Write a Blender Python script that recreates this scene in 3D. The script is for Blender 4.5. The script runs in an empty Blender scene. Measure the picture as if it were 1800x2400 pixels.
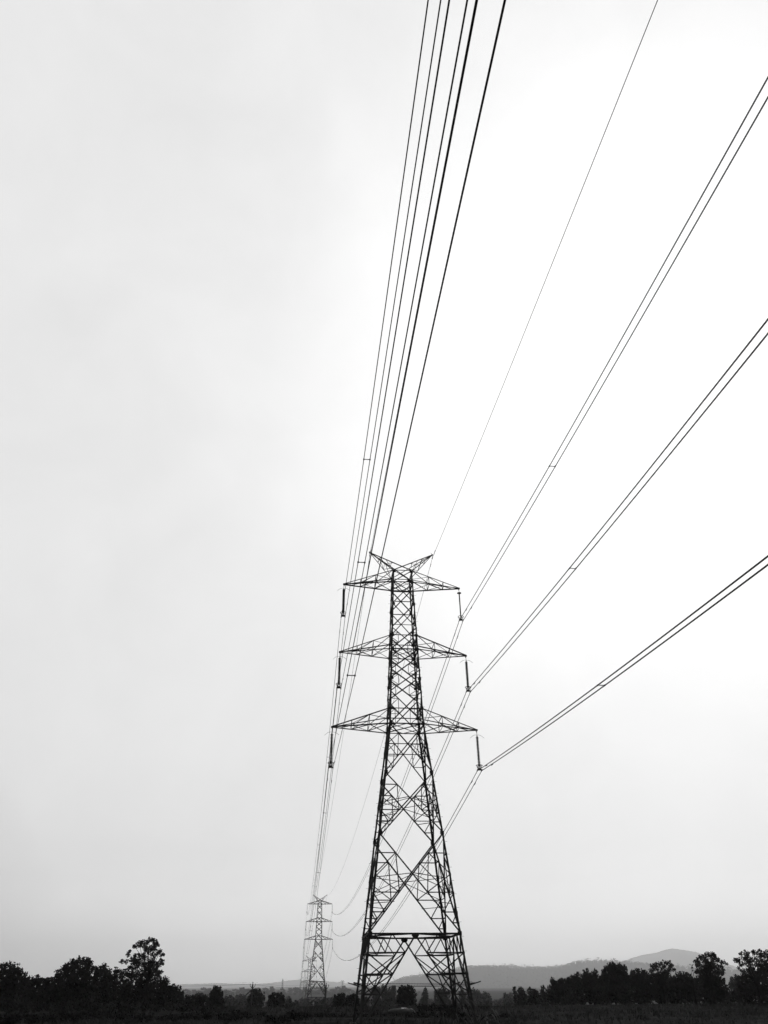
import bpy, math, random
from mathutils import Vector, Matrix
R_ = random.Random(7)
sc = bpy.context.scene
COL = sc.collection

# ------------------------------------------------------------------ camera
FPX = 1697.8                       # focal length in photo pixels (photo 1800 x 2400)
CF = Vector((0.08106984, 0.83340127, 0.54669005)).normalized()
CR = Vector((0.99567556, -0.09268053, -0.0063641)).normalized()
CU = CR.cross(CF).normalized()
CAM = Vector((-10.6038, -85.3963, 1.6003))
cd = bpy.data.cameras.new('camera'); cam = bpy.data.objects.new('camera', cd); COL.objects.link(cam)
cam.matrix_world = Matrix(((CR.x, CU.x, -CF.x, CAM.x), (CR.y, CU.y, -CF.y, CAM.y), (CR.z, CU.z, -CF.z, CAM.z), (0, 0, 0, 1)))
cd.sensor_fit = 'VERTICAL'; cd.sensor_height = 36.0; cd.lens = FPX / 2400 * 36.0
cd.clip_start = 0.1; cd.clip_end = 30000
sc.camera = cam
SUN = (CF * FPX + CR * 600 + CU * 330).normalized()      # where the veiled sun brightens the cloud
SUN_EL = math.asin(SUN.z); SUN_AZ = math.atan2(SUN.x, SUN.y)

# ------------------------------------------------------------------ world: bright overcast, glow round the veiled sun
w = bpy.data.worlds.new('World'); sc.world = w; w.use_nodes = True
nt = w.node_tree; N = nt.nodes; L = nt.links; N.clear()
out = N.new('ShaderNodeOutputWorld'); bg = N.new('ShaderNodeBackground')
tc = N.new('ShaderNodeTexCoord')
dot = N.new('ShaderNodeVectorMath'); dot.operation = 'DOT_PRODUCT'; dot.inputs[1].default_value = SUN
L.new(tc.outputs['Generated'], dot.inputs[0])
ns = N.new('ShaderNodeTexNoise'); ns.inputs['Scale'].default_value = 2.2; ns.inputs['Detail'].default_value = 4; ns.inputs['Roughness'].default_value = .45; ns.inputs['Distortion'].default_value = .6
L.new(tc.outputs['Generated'], ns.inputs['Vector'])
ac = N.new('ShaderNodeMath'); ac.operation = 'ARCCOSINE'; L.new(dot.outputs['Value'], ac.inputs[0])
dg = N.new('ShaderNodeMath'); dg.operation = 'MULTIPLY'; dg.inputs[1].default_value = 1 / math.pi; L.new(ac.outputs[0], dg.inputs[0])
nj = N.new('ShaderNodeMath'); nj.operation = 'MULTIPLY_ADD'; nj.inputs[1].default_value = .09; nj.inputs[2].default_value = -.045
L.new(ns.outputs[0], nj.inputs[0])
ad = N.new('ShaderNodeMath'); ad.operation = 'ADD'; L.new(dg.outputs[0], ad.inputs[0]); L.new(nj.outputs[0], ad.inputs[1])
rp = N.new('ShaderNodeValToRGB'); L.new(ad.outputs[0], rp.inputs[0])
SKY = [(0, 1.0), (12, 1.0), (17, .985), (23, .93), (29, .855), (38, .815), (54, .80), (70, .24), (95, .08), (180, .04)]
el = rp.color_ramp.elements
while len(el) < len(SKY): el.new(.5)
for e, (a, v) in zip(el, SKY): e.position = a / 180; e.color = (v / 1.2, v / 1.2, v / 1.2, 1)
sky = N.new('ShaderNodeTexSky'); sky.sky_type = 'NISHITA'; sky.sun_disc = False
sky.sun_elevation = SUN_EL; sky.sun_rotation = SUN_AZ; sky.air_density = 1; sky.dust_density = 3
bw = N.new('ShaderNodeRGBToBW'); L.new(sky.outputs[0], bw.inputs[0])
sb = N.new('ShaderNodeMath'); sb.operation = 'MULTIPLY'; sb.inputs[1].default_value = .004; L.new(bw.outputs[0], sb.inputs[0])
sm = N.new('ShaderNodeMath'); sm.operation = 'MULTIPLY_ADD'; sm.inputs[1].default_value = 1.2
L.new(rp.outputs[0], sm.inputs[0]); L.new(sb.outputs[0], sm.inputs[2])
sx_ = N.new('ShaderNodeSeparateXYZ'); L.new(tc.outputs['Generated'], sx_.inputs[0])
mr = N.new('ShaderNodeValToRGB'); L.new(sx_.outputs['Z'], mr.inputs[0])      # air brightens towards the horizon
HZ = [(0, 1.7), (.035, 1.55), (.07, 1.3), (.105, 1.11), (.14, 1.02), (.2, 1.0), (.36, 1.0)]
el = mr.color_ramp.elements
while len(el) < len(HZ): el.new(.5)
for e, (a, v) in zip(el, HZ): e.position = a; e.color = (v / 2, v / 2, v / 2, 1)
n2 = N.new('ShaderNodeTexNoise'); n2.inputs['Scale'].default_value = 5.5; n2.inputs['Detail'].default_value = 7; n2.inputs['Roughness'].default_value = .55; n2.inputs['Distortion'].default_value = .4
L.new(tc.outputs['Generated'], n2.inputs['Vector'])
mm_ = N.new('ShaderNodeMath'); mm_.operation = 'MULTIPLY_ADD'; mm_.inputs[1].default_value = .2; mm_.inputs[2].default_value = .903; L.new(n2.outputs[0], mm_.inputs[0])
m4 = N.new('ShaderNodeMath'); m4.operation = 'MULTIPLY'; L.new(mm_.outputs[0], m4.inputs[0]); L.new(sm.outputs[0], m4.inputs[1])
mc = N.new('ShaderNodeMath'); mc.operation = 'MINIMUM'; mc.inputs[1].default_value = 1.03; L.new(m4.outputs[0], mc.inputs[0])
m5 = N.new('ShaderNodeMath'); m5.operation = 'MULTIPLY'; m5.inputs[1].default_value = 2; L.new(mr.outputs[0], m5.inputs[0])
m6 = N.new('ShaderNodeMath'); m6.operation = 'MULTIPLY'; L.new(mc.outputs[0], m6.inputs[0]); L.new(m5.outputs[0], m6.inputs[1])
L.new(m6.outputs[0], bg.inputs[0])
bg.inputs[1].default_value = 1.0
L.new(bg.outputs[0], out.inputs[0])

sd = bpy.data.lights.new('sun', 'SUN'); sd.energy = .6; sd.angle = math.radians(14); sd.color = (1, .99, .98)
so = bpy.data.objects.new('sun', sd); COL.objects.link(so)
so.rotation_euler = SUN.to_track_quat('Z', 'Y').to_euler()
sc.view_settings.view_transform = 'Standard'; sc.view_settings.look = 'None'
sc.view_settings.exposure = 0; sc.view_settings.gamma = 1
sc.render.engine = 'CYCLES'
sc.cycles.volume_bounces = 6; sc.cycles.max_bounces = 8; sc.cycles.use_denoising = True

# ------------------------------------------------------------------ materials (grey scale: the photo is black and white)
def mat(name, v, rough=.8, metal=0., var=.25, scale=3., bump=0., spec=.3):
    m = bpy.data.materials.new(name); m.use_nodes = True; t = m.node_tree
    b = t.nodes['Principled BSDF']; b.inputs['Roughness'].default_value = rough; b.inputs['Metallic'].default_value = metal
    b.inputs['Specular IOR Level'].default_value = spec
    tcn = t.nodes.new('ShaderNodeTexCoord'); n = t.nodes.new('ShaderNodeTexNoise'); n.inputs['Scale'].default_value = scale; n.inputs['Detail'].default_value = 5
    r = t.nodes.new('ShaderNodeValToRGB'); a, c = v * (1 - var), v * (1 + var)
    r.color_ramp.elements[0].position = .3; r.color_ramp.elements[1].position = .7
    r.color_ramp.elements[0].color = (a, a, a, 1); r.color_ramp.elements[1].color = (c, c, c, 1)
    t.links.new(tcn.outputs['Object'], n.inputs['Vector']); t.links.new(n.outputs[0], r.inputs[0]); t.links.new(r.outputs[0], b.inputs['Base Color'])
    if bump:
        bp = t.nodes.new('ShaderNodeBump'); bp.inputs['Strength'].default_value = bump
        t.links.new(n.outputs[0], bp.inputs['Height']); t.links.new(bp.outputs[0], b.inputs['Normal'])
    return m
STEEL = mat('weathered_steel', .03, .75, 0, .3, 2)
WIRE = mat('aluminium_strand', .05, .8, 0, .1, 1)
PORC = mat('insulator_glaze', .04, .55, 0, .2, 4)
PLATE = mat('sign_plate', .32, .6, 0, .2, 6)
CONC = mat('concrete', .1, .9, 0, .2, 5, .3)
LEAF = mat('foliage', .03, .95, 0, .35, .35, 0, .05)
LEAF2 = mat('foliage_pale', .05, .95, 0, .3, .3, 0, .05)
BARK = mat('bark', .02, .95, 0, .3, 2, .4, .05)
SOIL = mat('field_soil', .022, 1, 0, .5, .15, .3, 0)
HILL = mat('wooded_hillside', .05, 1, 0, .3, .02, 0, 0)
WOOD = mat('pole_timber', .05, .9, 0, .3, 2, .2)
STRAW = mat('straw', .03, .95, 0, .35, 4, .5)
SHEET = mat('plastic_sheet', .55, .5, 0, .1, 3)
BLADE = mat('crop_leaf', .028, .8, 0, .3, 2)

# ------------------------------------------------------------------ mesh helpers
BAR = 1.0
class MB:
    def __init__(s): s.v = []; s.f = []
    def poly(s, pts, faces):
        o = len(s.v); s.v += [tuple(p) for p in pts]; s.f += [tuple(i + o for i in f) for f in faces]
    def bar(s, a, b, size=.08, t=.012, nrm=None, off=None):
        """steel angle from a to b; nrm: outward normal of the face it lies in"""
        a = Vector(a); b = Vector(b); d = (b - a)
        if d.length < 1e-4: return
        size *= (1.35 if size < .08 else 1.15 if size < .115 else .95) * BAR
        d.normalize(); n = Vector(nrm) if nrm else Vector((.3, -1, .2))
        n = n - d * n.dot(d)
        if n.length < 1e-3: n = Vector((1, 0, 0)) - d * d.x
        n.normalize(); u = d.cross(n)
        if off is None: off = R_.uniform(-.012, .012)
        sg = 1 if R_.random() < .5 else -1; u = u * sg
        q = [(0, 0), (size, 0), (size, -t), (t, -t), (t, -size), (0, -size)]
        ps = []
        for e in (a, b):
            for x, y in q: ps.append(e + u * (x - size * .4) + n * (y + off + size * .3))
        fs = [(i, (i + 1) % 6, (i + 1) % 6 + 6, i + 6) for i in range(6)]
        fs += [(3, 2, 1, 0), (5, 4, 3, 0), (6, 7, 8, 9), (6, 9, 10, 11)]
        s.poly(ps, fs)
    def leg(s, a, b, sx, sy, size, t=.02):
        a = Vector(a); b = Vector(b)
        q = [(0, 0), (-size, 0), (-size, -t), (-t, -t), (-t, -size), (0, -size)]
        ps = [e + Vector((sx * x, sy * y, 0)) for e in (a, b) for x, y in q]
        s.poly(ps, [(i, (i + 1) % 6, (i + 1) % 6 + 6, i + 6) for i in range(6)] + [(3, 2, 1, 0), (5, 4, 3, 0), (6, 7, 8, 9), (6, 9, 10, 11)])
    def box(s, c, sx, sy, sz, ax=None):
        c = Vector(c); X, Y, Z = ax if ax else (Vector((1, 0, 0)), Vector((0, 1, 0)), Vector((0, 0, 1)))
        ps = [c + X * (i * sx / 2) + Y * (j * sy / 2) + Z * (k * sz / 2) for i in (-1, 1) for j in (-1, 1) for k in (-1, 1)]
        s.poly(ps, [(0, 1, 3, 2), (4, 6, 7, 5), (0, 4, 5, 1), (2, 3, 7, 6), (0, 2, 6, 4), (1, 5, 7, 3)])
    def tube(s, pts, r, n=6, cap=True):
        pts = [Vector(p) for p in pts]; rs = r if isinstance(r, (list, tuple)) else [r] * len(pts)
        o = len(s.v); prev = None
        for i, p in enumerate(pts):
            d = (pts[min(i + 1, len(pts) - 1)] - pts[max(i - 1, 0)]).normalized()
            if prev is None:
                u = d.cross(Vector((0, 0, 1)))
                if u.length < .05: u = d.cross(Vector((1, 0, 0)))
            else: u = prev - d * prev.dot(d)
            u.normalize(); prev = u; v = d.cross(u)
            for k in range(n):
                a = 2 * math.pi * k / n; s.v.append(tuple(p + (u * math.cos(a) + v * math.sin(a)) * rs[i]))
        for i in range(len(pts) - 1):
            for k in range(n):
                k2 = (k + 1) % n; s.f.append((o + i * n + k, o + i * n + k2, o + (i + 1) * n + k2, o + (i + 1) * n + k))
        if cap:
            s.f.append(tuple(o + k for k in reversed(range(n)))); e = o + (len(pts) - 1) * n; s.f.append(tuple(e + k for k in range(n)))
    def lathe(s, c, prof, n=10):
        c = Vector(c); o = len(s.v)
        for z, r in prof:
            for k in range(n):
                a = 2 * math.pi * k / n; s.v.append((c.x + r * math.cos(a), c.y + r * math.sin(a), c.z + z))
        for i in range(len(prof) - 1):
            for k in range(n):
                k2 = (k + 1) % n; s.f.append((o + i * n + k, o + i * n + k2, o + (i + 1) * n + k2, o + (i + 1) * n + k))
        s.f.append(tuple(o + k for k in range(n))); e = o + (len(prof) - 1) * n; s.f.append(tuple(e + k for k in reversed(range(n))))
    def ring(s, c, R, r, n=20, m=6, tilt=0):
        pts = [Vector(c) + Vector((R * math.cos(a), R * math.sin(a), tilt * math.cos(a))) for a in [2 * math.pi * i / n for i in range(n + 1)]]
        s.tube(pts, r, m, False)
    def build(s, name, m, parent=None, smooth=False):
        me = bpy.data.meshes.new(name); me.from_pydata(s.v, [], s.f); me.update()
        me.materials.append(m)
        if smooth: me.polygons.foreach_set('use_smooth', [True] * len(me.polygons))
        o = bpy.data.objects.new(name, me); COL.objects.link(o)
        if parent: o.parent = parent
        return o
def tag(o, label=None, cat=None, group=None, kind=None):
    if label: o['label'] = label
    if cat: o['category'] = cat
    if group: o['group'] = group
    if kind: o['kind'] = kind
    return o
def empty(name, loc):
    o = bpy.data.objects.new(name, None); COL.objects.link(o); o.location = loc; o.empty_display_size = .3
    return o
def copy_tree(o, parent=None):
    c = o.copy(); COL.objects.link(c); c.parent = parent
    for ch in [x for x in o.children]: copy_tree(ch, c)
    return c
# a photo direction (photo pixels) at a horizontal distance D from the camera
def at(px, py, D):
    v = CF * FPX + CR * (px - 900) + CU * (1200 - py)
    return CAM + v * (D / math.hypot(v.x, v.y))
def sstep(a, b, x):
    t = min(1, max(0, (x - a) / (b - a))); return t * t * (3 - 2 * t)
def lerp(a, b, t): return a + (b - a) * t
def hnoise(x, y, s=1.):
    return (math.sin(x * .013 * s + 1.7) * math.cos(y * .017 * s + .4) + .5 * math.sin(x * .041 * s + y * .029 * s) + .25 * math.sin(x * .11 * s - y * .083 * s + 2)) / 1.75
def ground(x, y):
    d = y - CAM.y
    z = -1.9
    if y > 85: z = lerp(-1.9, -10.2, min(1, (y - 85) / 338.))
    if y > 423: z = lerp(-10.2, -24.6, min(1, (y - 423) / 398.))
    if y > 821: z = lerp(-24.6, -27, min(1, (y - 821) / 400.))
    z += 5 * sstep(2200, 2600, y) * (1 - .6 * sstep(3300, 3800, y))
    z += hnoise(x, y) * .12 * sstep(6, 60, abs(y)) + hnoise(x, y, .1) * 1.2 * sstep(500, 1500, y)
    z += 1.9 * (1 - sstep(5, 14, abs(y - CAM.y))) if y < -60 else 0      # low embankment the camera stands on
    return z

# ------------------------------------------------------------------ ground sheet and hills
ys = [-15000, -9000, -5000, -2500, -1200, -600, -300, -180, -130, -110, -104] + [-102 + 2 * i for i in range(18)] + [-64 + 8 * i for i in range(30)] + [200 + 50 * i for i in range(70)] + [3750, 4000, 5000, 7000, 10000, 15000, 22500]
xs = [-22500, -15000, -9300, -6000, -3500, -2000, -1200, -800, -500] + [-300 + 15 * i for i in range(41)] + [500, 800, 1200, 2000, 3500, 6000, 9300, 15000, 22500]
g = MB(); g.v = [(x, y, ground(x, y)) for y in ys for x in xs]; n_ = len(xs)
g.f = [(j * n_ + i, j * n_ + i + 1, (j + 1) * n_ + i + 1, (j + 1) * n_ + i) for j in range(len(ys) - 1) for i in range(n_ - 1)]
gr = g.build('ground', SOIL, smooth=True); tag(gr, 'dark open farmland falling away behind the near pylon', 'ground', kind='structure')

def hill(name, label, D, prof, depth, base=-27, rough=1.0, seed=1):
    rr = random.Random(seed); m = MB(); cols = []
    px0, px1 = prof[0][0], prof[-1][0]; n = max(40, int((px1 - px0) / 4))
    ridge = []
    for i in range(n + 1):
        px = px0 + (px1 - px0) * i / n
        for (a, ya), (b, yb) in zip(prof, prof[1:]):
            if a <= px <= b: py = lerp(ya, yb, (px - a) / (b - a)); break
        P = at(px, py + rr.uniform(-.7, .7) * (1 if D > 10000 else 0), D); ridge.append(P)
    prf = [(-1, 0), (-.8, .12), (-.6, .3), (-.4, .55), (-.2, .82), (0, 1), (.3, .8), (.6, .45), (1, 0)]
    for P in ridge:
        out_ = Vector((P.x - CAM.x, P.y - CAM.y, 0)).normalized()
        for k, (u, h) in enumerate(prf):
            z = base - 3 + (P.z - base + 3) * h
            q = Vector((P.x, P.y, 0)) + out_ * (u * depth)
            if 0 < k < 8 and k != 5: z += rr.uniform(-1, 1) * (P.z - base) * .04 * rough
            m.v.append((q.x, q.y, z))
    K = len(prf)
    for i in range(n):
        for k in range(K - 1):
            m.f.append((i * K + k, (i + 1) * K + k, (i + 1) * K + k + 1, i * K + k + 1))
    o = m.build(name, HILL, smooth=True); tag(o, label, 'hill', kind='structure'); return ridge
HILLD = 9200
ridge1 = hill('hill', 'grey wooded ridge right of the near pylon with trees along its crest', HILLD,
     [(840, 2345), (880, 2325), (914, 2308), (930, 2300), (960, 2293), (1000, 2287), (1029, 2283), (1070, 2275), (1105, 2269), (1180, 2268), (1226, 2271), (1302, 2271), (1357, 2257), (1412, 2255), (1500, 2262), (1650, 2275), (1900, 2290)], 1200, seed=2)
hill('hill', 'pale distant mountain with a rounded peak behind the right trees', 19000,
     [(1330, 2305), (1400, 2270), (1463, 2251), (1501, 2239), (1540, 2232), (1560, 2225), (1577, 2222.5), (1600, 2226), (1632, 2231), (1680, 2248), (1740, 2272), (1850, 2300)], 1500, seed=3)
hill('hill', 'faintest low hills on the horizon beyond the second pylon', 20000,
     [(380, 2313), (430, 2307), (520, 2304.5), (600, 2307), (650, 2302), (690, 2296), (740, 2297), (800, 2303), (860, 2312)], 1200, seed=4)

# ------------------------------------------------------------------ lattice pylon
ZP, XP = 50.93, 4.293
ARMS = [(47.67, 45.93, 7.678), (38.30, 36.43, 7.967), (28.88, 27.055, 8.625)]
ZL1, ZL2, ZW, ZB = 21.45, 15.09, 5.785, -1.9
INS = 4.7
def W(z):
    if z > 27.055: return 1.2689 + (2.0242 - 1.2689) * (47.67 - z) / (47.67 - 27.055)
    return 2.0242 + (5.2197 - 2.0242) * (27.055 - z) / 27.055
FACES = [((1, 0), (0, -1)), ((1, 0), (0, 1)), ((0, 1), (-1, 0)), ((0, 1), (1, 0))]     # (in-plane axis, outward normal)
def fp(face, u, z):
    """point on a face: u in -1..1 across, z height"""
    (ax, ay), (nx, ny) = face; ww = W(z)
    return Vector((ax * u * ww + nx * ww, ay * u * ww + ny * ww, z))
def red(m, face, s, zt, zb, zc, nu, nl, size):
    """redundant members between the leg (side s), and the X diagonals meeting at zc"""
    nrm = (face[1][0], face[1][1], 0)
    C = fp(face, 0, zc); A = fp(face, s, zt); B = fp(face, s, zb)
    leg = lambda z: fp(face, s, z)
    def seg(P, Q, n):
        pts = [P.lerp(Q, i / n) for i in range(n + 1)]; return pts
    up = seg(A, C, nu); lo = [C] + [C.lerp(B, f) for f in {2: (.45,), 3: (.36, .7), 4: (.316, .65, .83)}[nl]] + [B]
    Nn = leg(zc)
    for i in range(1, nu):
        p = up[i]; m.bar(p, leg(p.z), size, .01, nrm)
        q = up[i + 1] if i + 1 < nu else None
        nxt = leg(q.z) if q is not None else Nn
        m.bar(p, nxt, size, .01, nrm)
    for i in range(1, nl):
        p = lo[i]; m.bar(p, leg(p.z), size, .01, nrm)
        q = lo[i - 1] if i > 1 else None
        prv = leg(q.z) if q is not None else Nn
        m.bar(p, prv, size, .01, nrm)
    m.bar(up[nu - 1], lo[1], size, .01, nrm)
    return up, lo
def xpanel(m, face, zt, zb, sz, cz=None):
    nrm = (face[1][0], face[1][1], 0)
    wt, wb = W(zt), W(zb); zc = zb + (zt - zb) * wb / (wt + wb)
    m.bar(fp(face, -1, zt), fp(face, 1, zb), sz, .014, nrm, .012); m.bar(fp(face, 1, zt), fp(face, -1, zb), sz, .014, nrm, -.02)
    return zc
def kframe(m, face, zt, zb, levels, sz, rs):
    """inverted V from the belt centre to the leg feet, ladders of horizontals and struts between"""
    nrm = (face[1][0], face[1][1], 0); C = fp(face, 0, zt - .12)
    for s in (-1, 1):
        B = fp(face, s, zb); m.bar(C, B, sz, .014, nrm)
        br = lambda z: C.lerp(B, (C.z - z) / (C.z - B.z)); lg = lambda z: fp(face, s, z)
        for i, z in enumerate(levels):
            m.bar(br(z), lg(z), rs * (1.5 if i == 1 else 1.1), .012, nrm)
        q = fp(face, s * .5, zt)
        z1, z2, z3 = levels[:3]
        mid = br(z1).lerp(lg(z1), .52)
        m.bar(q, br(z1), rs, .01, nrm); m.bar(q, mid, rs, .01, nrm); m.bar(mid, fp(face, s * .88, zt), rs, .01, nrm)
        m.bar(lg(z1), br(z2), rs * 1.3, .01, nrm)
        mb = br(z1).lerp(br(z2), .08)
        m.bar(lg(z2).lerp(br(z2), .45), br(z1), rs, .01, nrm)
        m.bar(lg(z2).lerp(br(z2), .82), br(lerp(z1, z2, .25)), rs, .01, nrm)
        m.bar(lg(z2), br(z3), rs, .01, nrm); m.bar(br(z2), lg(z3), rs, .01, nrm)
        m.bar(lg(z2).lerp(br(z2), .5), lg(z3).lerp(br(z3), .5), rs, .01, nrm)
        m.bar(lg(z3), br(z3 - (z2 - z3) * .9), rs, .01, nrm)
CAGE = [45.93, 42.7, 39.4]
def make_pylon(detail=True, ext=0.0, merged=False):
    root = None
    parts = []
    def done(mb, name, m=STEEL, parent=None):
        parts.append(mb)
        if merged: return None
        return mb.build(name, m, parent or root)
    if not merged: root = empty('transmission_pylon', (0, 0, 0))
    zbase = ZB - ext
    # legs
    for sx in (-1, 1):
        for sy in (-1, 1):
            m = MB(); c = lambda z: (sx * W(z), sy * W(z), z)
            m.leg(c(27.055), c(47.67), sx, sy, .165 * BAR); m.leg(c(ZL2), c(27.055), sx, sy, .20 * BAR, .024); m.leg(c(zbase), c(ZL2), sx, sy, .2 * BAR, .026)
            for zz in (ZW, ZL2, ZL1, 27.055, 28.88, 36.43, 38.3, 45.93, 47.5, 32.6, 42.7):      # splice and gusset plates
                ww = W(zz); m.box((sx * (ww - .14), sy * (ww + .008), zz), .42, .014, .36); m.box((sx * (ww + .008), sy * (ww - .14), zz), .014, .42, .36)
            if (sx, sy) in ((1, -1), (-1, 1)) and detail:
                b = m; z = 1.2; k = 0
                while z < 47:
                    ww = W(z)
                    if k % 2: b.tube([(sx * ww, sy * ww - sy * .05, z), (sx * (ww + .26), sy * ww - sy * .05, z)], .014, 5)
                    else: b.tube([(sx * ww - sx * .05, sy * ww, z), (sx * ww - sx * .05, sy * (ww + .26), z)], .014, 5)
                    z += .62; k += 1
            done(m, 'leg')
            if not merged:
                f_ = MB(); ww = W(zbase); f_.lathe((sx * (ww - .06), sy * (ww - .06), zbase), [(-.6, .5), (-.1, .5), (.25, .34), (.32, .3)], 14); done(f_, 'footing', CONC)
    # faces
    for face in FACES:
        m = MB(); nrm = (face[1][0], face[1][1], 0)
        h = lambda z, s=.09: m.bar(fp(face, -1, z), fp(face, 1, z), s, .012, nrm)
        # cage below the top arm
        zz = [45.93, 42.62, 39.25, 36.43]
        zx = [47.67] + zz
        xpanel(m, face, 47.67, 45.93, .07); h(47.67, .1); h(45.93, .11)
        # X panels of the cage; panel joints read from the photo
        P = [(45.93, 42.75), (42.75, 39.9 - .55), (39.35, 36.43)]
        for i, (a, b) in enumerate(P):
            zc = xpanel(m, face, a, b, .105)
            if i < 2: h(zc, .065)
            elif detail:
                for s in (-1, 1):
                    red(m, face, s, a, b, zc, 2, 2, .05)
        h(38.30, .1); h(36.43, .11)
        for i, (a, b) in enumerate([(36.43, 33.75), (33.75, 31.0), (31.0, 27.055)]):
            zc = xpanel(m, face, a, b, .11)
            if detail:
                for s in (-1, 1): red(m, face, s, a, b, zc, 2, 2, .052)
        h(28.88, .1); h(27.055, .12)
        # big X panels of the body
        for i, (a, b, nu, nl) in enumerate([(27.055, ZL1, 2, 2), (ZL1, ZL2, 2, 3), (ZL2, ZW, 2, 4)]):
            zc = xpanel(m, face, a, b, (.13, .14, .15)[i])
            for s in (-1, 1):
                up, lo = red(m, face, s, a, b, zc, nu, nl, (.06, .07, .075)[i])
            if i == 0: h(zc, .085)
            if i == 2 and detail:      # light ties from the crossing
                for s in (-1, 1): m.bar(fp(face, 0, zc), fp(face, s, zc - 1.7), .045, .008, nrm)
            if i == 1 and detail:
                for s in (-1, 1): m.bar(fp(face, 0, zc), fp(face, s, zc - .9), .045, .008, nrm)
        # waist belt (double) and K frame
        m.bar(fp(face, -1, ZW), fp(face, 1, ZW), .17, .016, nrm); m.bar(fp(face, -1, ZW - .02) * 1., fp(face, 1, ZW - .02), .12, .016, nrm, -.13)
        kframe(m, face, ZW, ZB, [4.2, 2.47, .84], .15, .075)
        if ext:
            m.bar(fp(face, -1, ZB), fp(face, 1, ZB), .16, .016, nrm)
            kframe(m, face, ZB, zbase, [ZB - 1.4, ZB - 2.8, ZB - 4.2], .15, .075)
        if face[0][0]:                    # corner ties to the neighbouring faces
            sy = face[1][1]
            for zt, zb in ((ZL1, ZL2), (ZL2, ZW)):
                for f0 in ((.42, .7) if detail else (.7,)):
                    z = lerp(zt, zb, f0); ww = W(z); wt = W(zt); wb = W(zb); zc = zb + (zt - zb) * wb / (wt + wb)
                    uu = ww * (abs(z - zc) / ((zt - zc) if z > zc else (zc - zb))) * .98
                    for sx in (-1, 1): m.bar((sx * uu, sy * ww, z), (sx * ww, sy * uu, z), .05, .009, (0, 0, 1))
            for z in (4.2, 2.47):
                ww = W(z); t = (ZW - .12 - z) / (ZW - .12 - ZB); uu = t * W(ZB)
                for sx in (-1, 1): m.bar((sx * uu, sy * ww, z), (sx * ww, sy * uu, z), .06, .009, (0, 0, 1))
        done(m, 'face_bracing')
        gp = MB(); c = fp(face, 0, ZW - .12); ax = Vector((face[0][0], face[0][1], 0)); nn = Vector(nrm)
        gp.poly([c + ax * x + Vector((0, 0, z)) + nn * d for d in (.03, .05) for x, z in ((-.36, .1), (.36, .1), (.36, -.06), (.2, -.26), (-.2, -.26), (-.36, -.06))],
                [(5, 4, 3, 2, 1, 0), (6, 7, 8, 9, 10, 11)] + [(i, (i + 1) % 6, (i + 1) % 6 + 6, i + 6) for i in range(6)])
        done(gp, 'gusset_plate')
    # plan bracing at the waist and panel tops, one frame per level
    up_ = (0, 0, 1)
    for z, s in ((ZW, .1), (27.055, .07), (36.43, .06), (45.93, .06)):
        m = MB(); ww = W(z)
        mids = [Vector((0, -ww, z)), Vector((ww, 0, z)), Vector((0, ww, z)), Vector((-ww, 0, z))]
        for i in range(4): m.bar(mids[i], mids[(i + 1) % 4], s, .01, up_)
        if z > 20:
            m.bar((-ww, -ww, z), (ww, ww, z), s, .01, up_); m.bar((ww, -ww, z), (-ww, ww, z), s, .01, up_, .06)
        elif detail:
            for sx in (-1, 1):
                for sy in (-1, 1): m.bar((sx * ww, sy * ww, z), (sx * ww * .5, sy * ww * .5, z), .08, .01, up_)
        done(m, 'plan_bracing')
    # cross arms
    for zt, zb, xa in ARMS:
        for s in (-1, 1):
            m = MB(); tip = Vector((s * xa, 0, zb)); wt, wb = W(zt), W(zb)
            T = {e: Vector((s * wt, e * wt, zt)) for e in (-1, 1)}; B = {e: Vector((s * wb, e * wb, zb)) for e in (-1, 1)}
            for e in (-1, 1):
                m.bar(T[e], tip + Vector((0, e * .08, .04)), .10, .012, (0, e, 0)); m.bar(B[e], tip + Vector((0, e * .08, 0)), .135, .014, (0, e, 0))
            st = (.0, .35, .66, .86)
            bt = [{e: B[e].lerp(tip, q) for e in (-1, 1)} for q in st]; tt = [{e: T[e].lerp(tip, q) for e in (-1, 1)} for q in st]
            for i in range(1, 3):
                m.bar(bt[i][-1], bt[i][1], .055, .009, up_); m.bar(tt[i][-1], tt[i][1], .05, .009, up_)
                for e in (-1, 1):
                    m.bar(bt[i][e], tt[i][e], .055, .009, (0, e, 0))
            for e in (-1, 1):
                mid = tt[0][e].lerp(tt[1][e], .0)
                m.bar(tt[0][e], bt[1][e].lerp(bt[0][e], .0), .055, .009, (0, e, 0))
                m.bar(tt[1][e], bt[2][e], .05, .009, (0, e, 0))
            for i in range(0, 2):
                m.bar(bt[i][-1], bt[i + 1][1], .055, .009, up_); m.bar(bt[i][1], bt[i + 1][-1], .055, .009, up_, .05)
                m.bar(tt[i][-1 if i else 1], tt[i + 1][1 if i else -1], .045, .009, up_)
            m.bar(bt[2][-1], bt[3][1], .05, .009, up_)
            m.box(tip + Vector((0, 0, .0)), .24, .2, .2); m.box(tip + Vector((-s * .05, 0, -.14)), .06, .12, .2)
            done(m, 'cross_arm')
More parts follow.
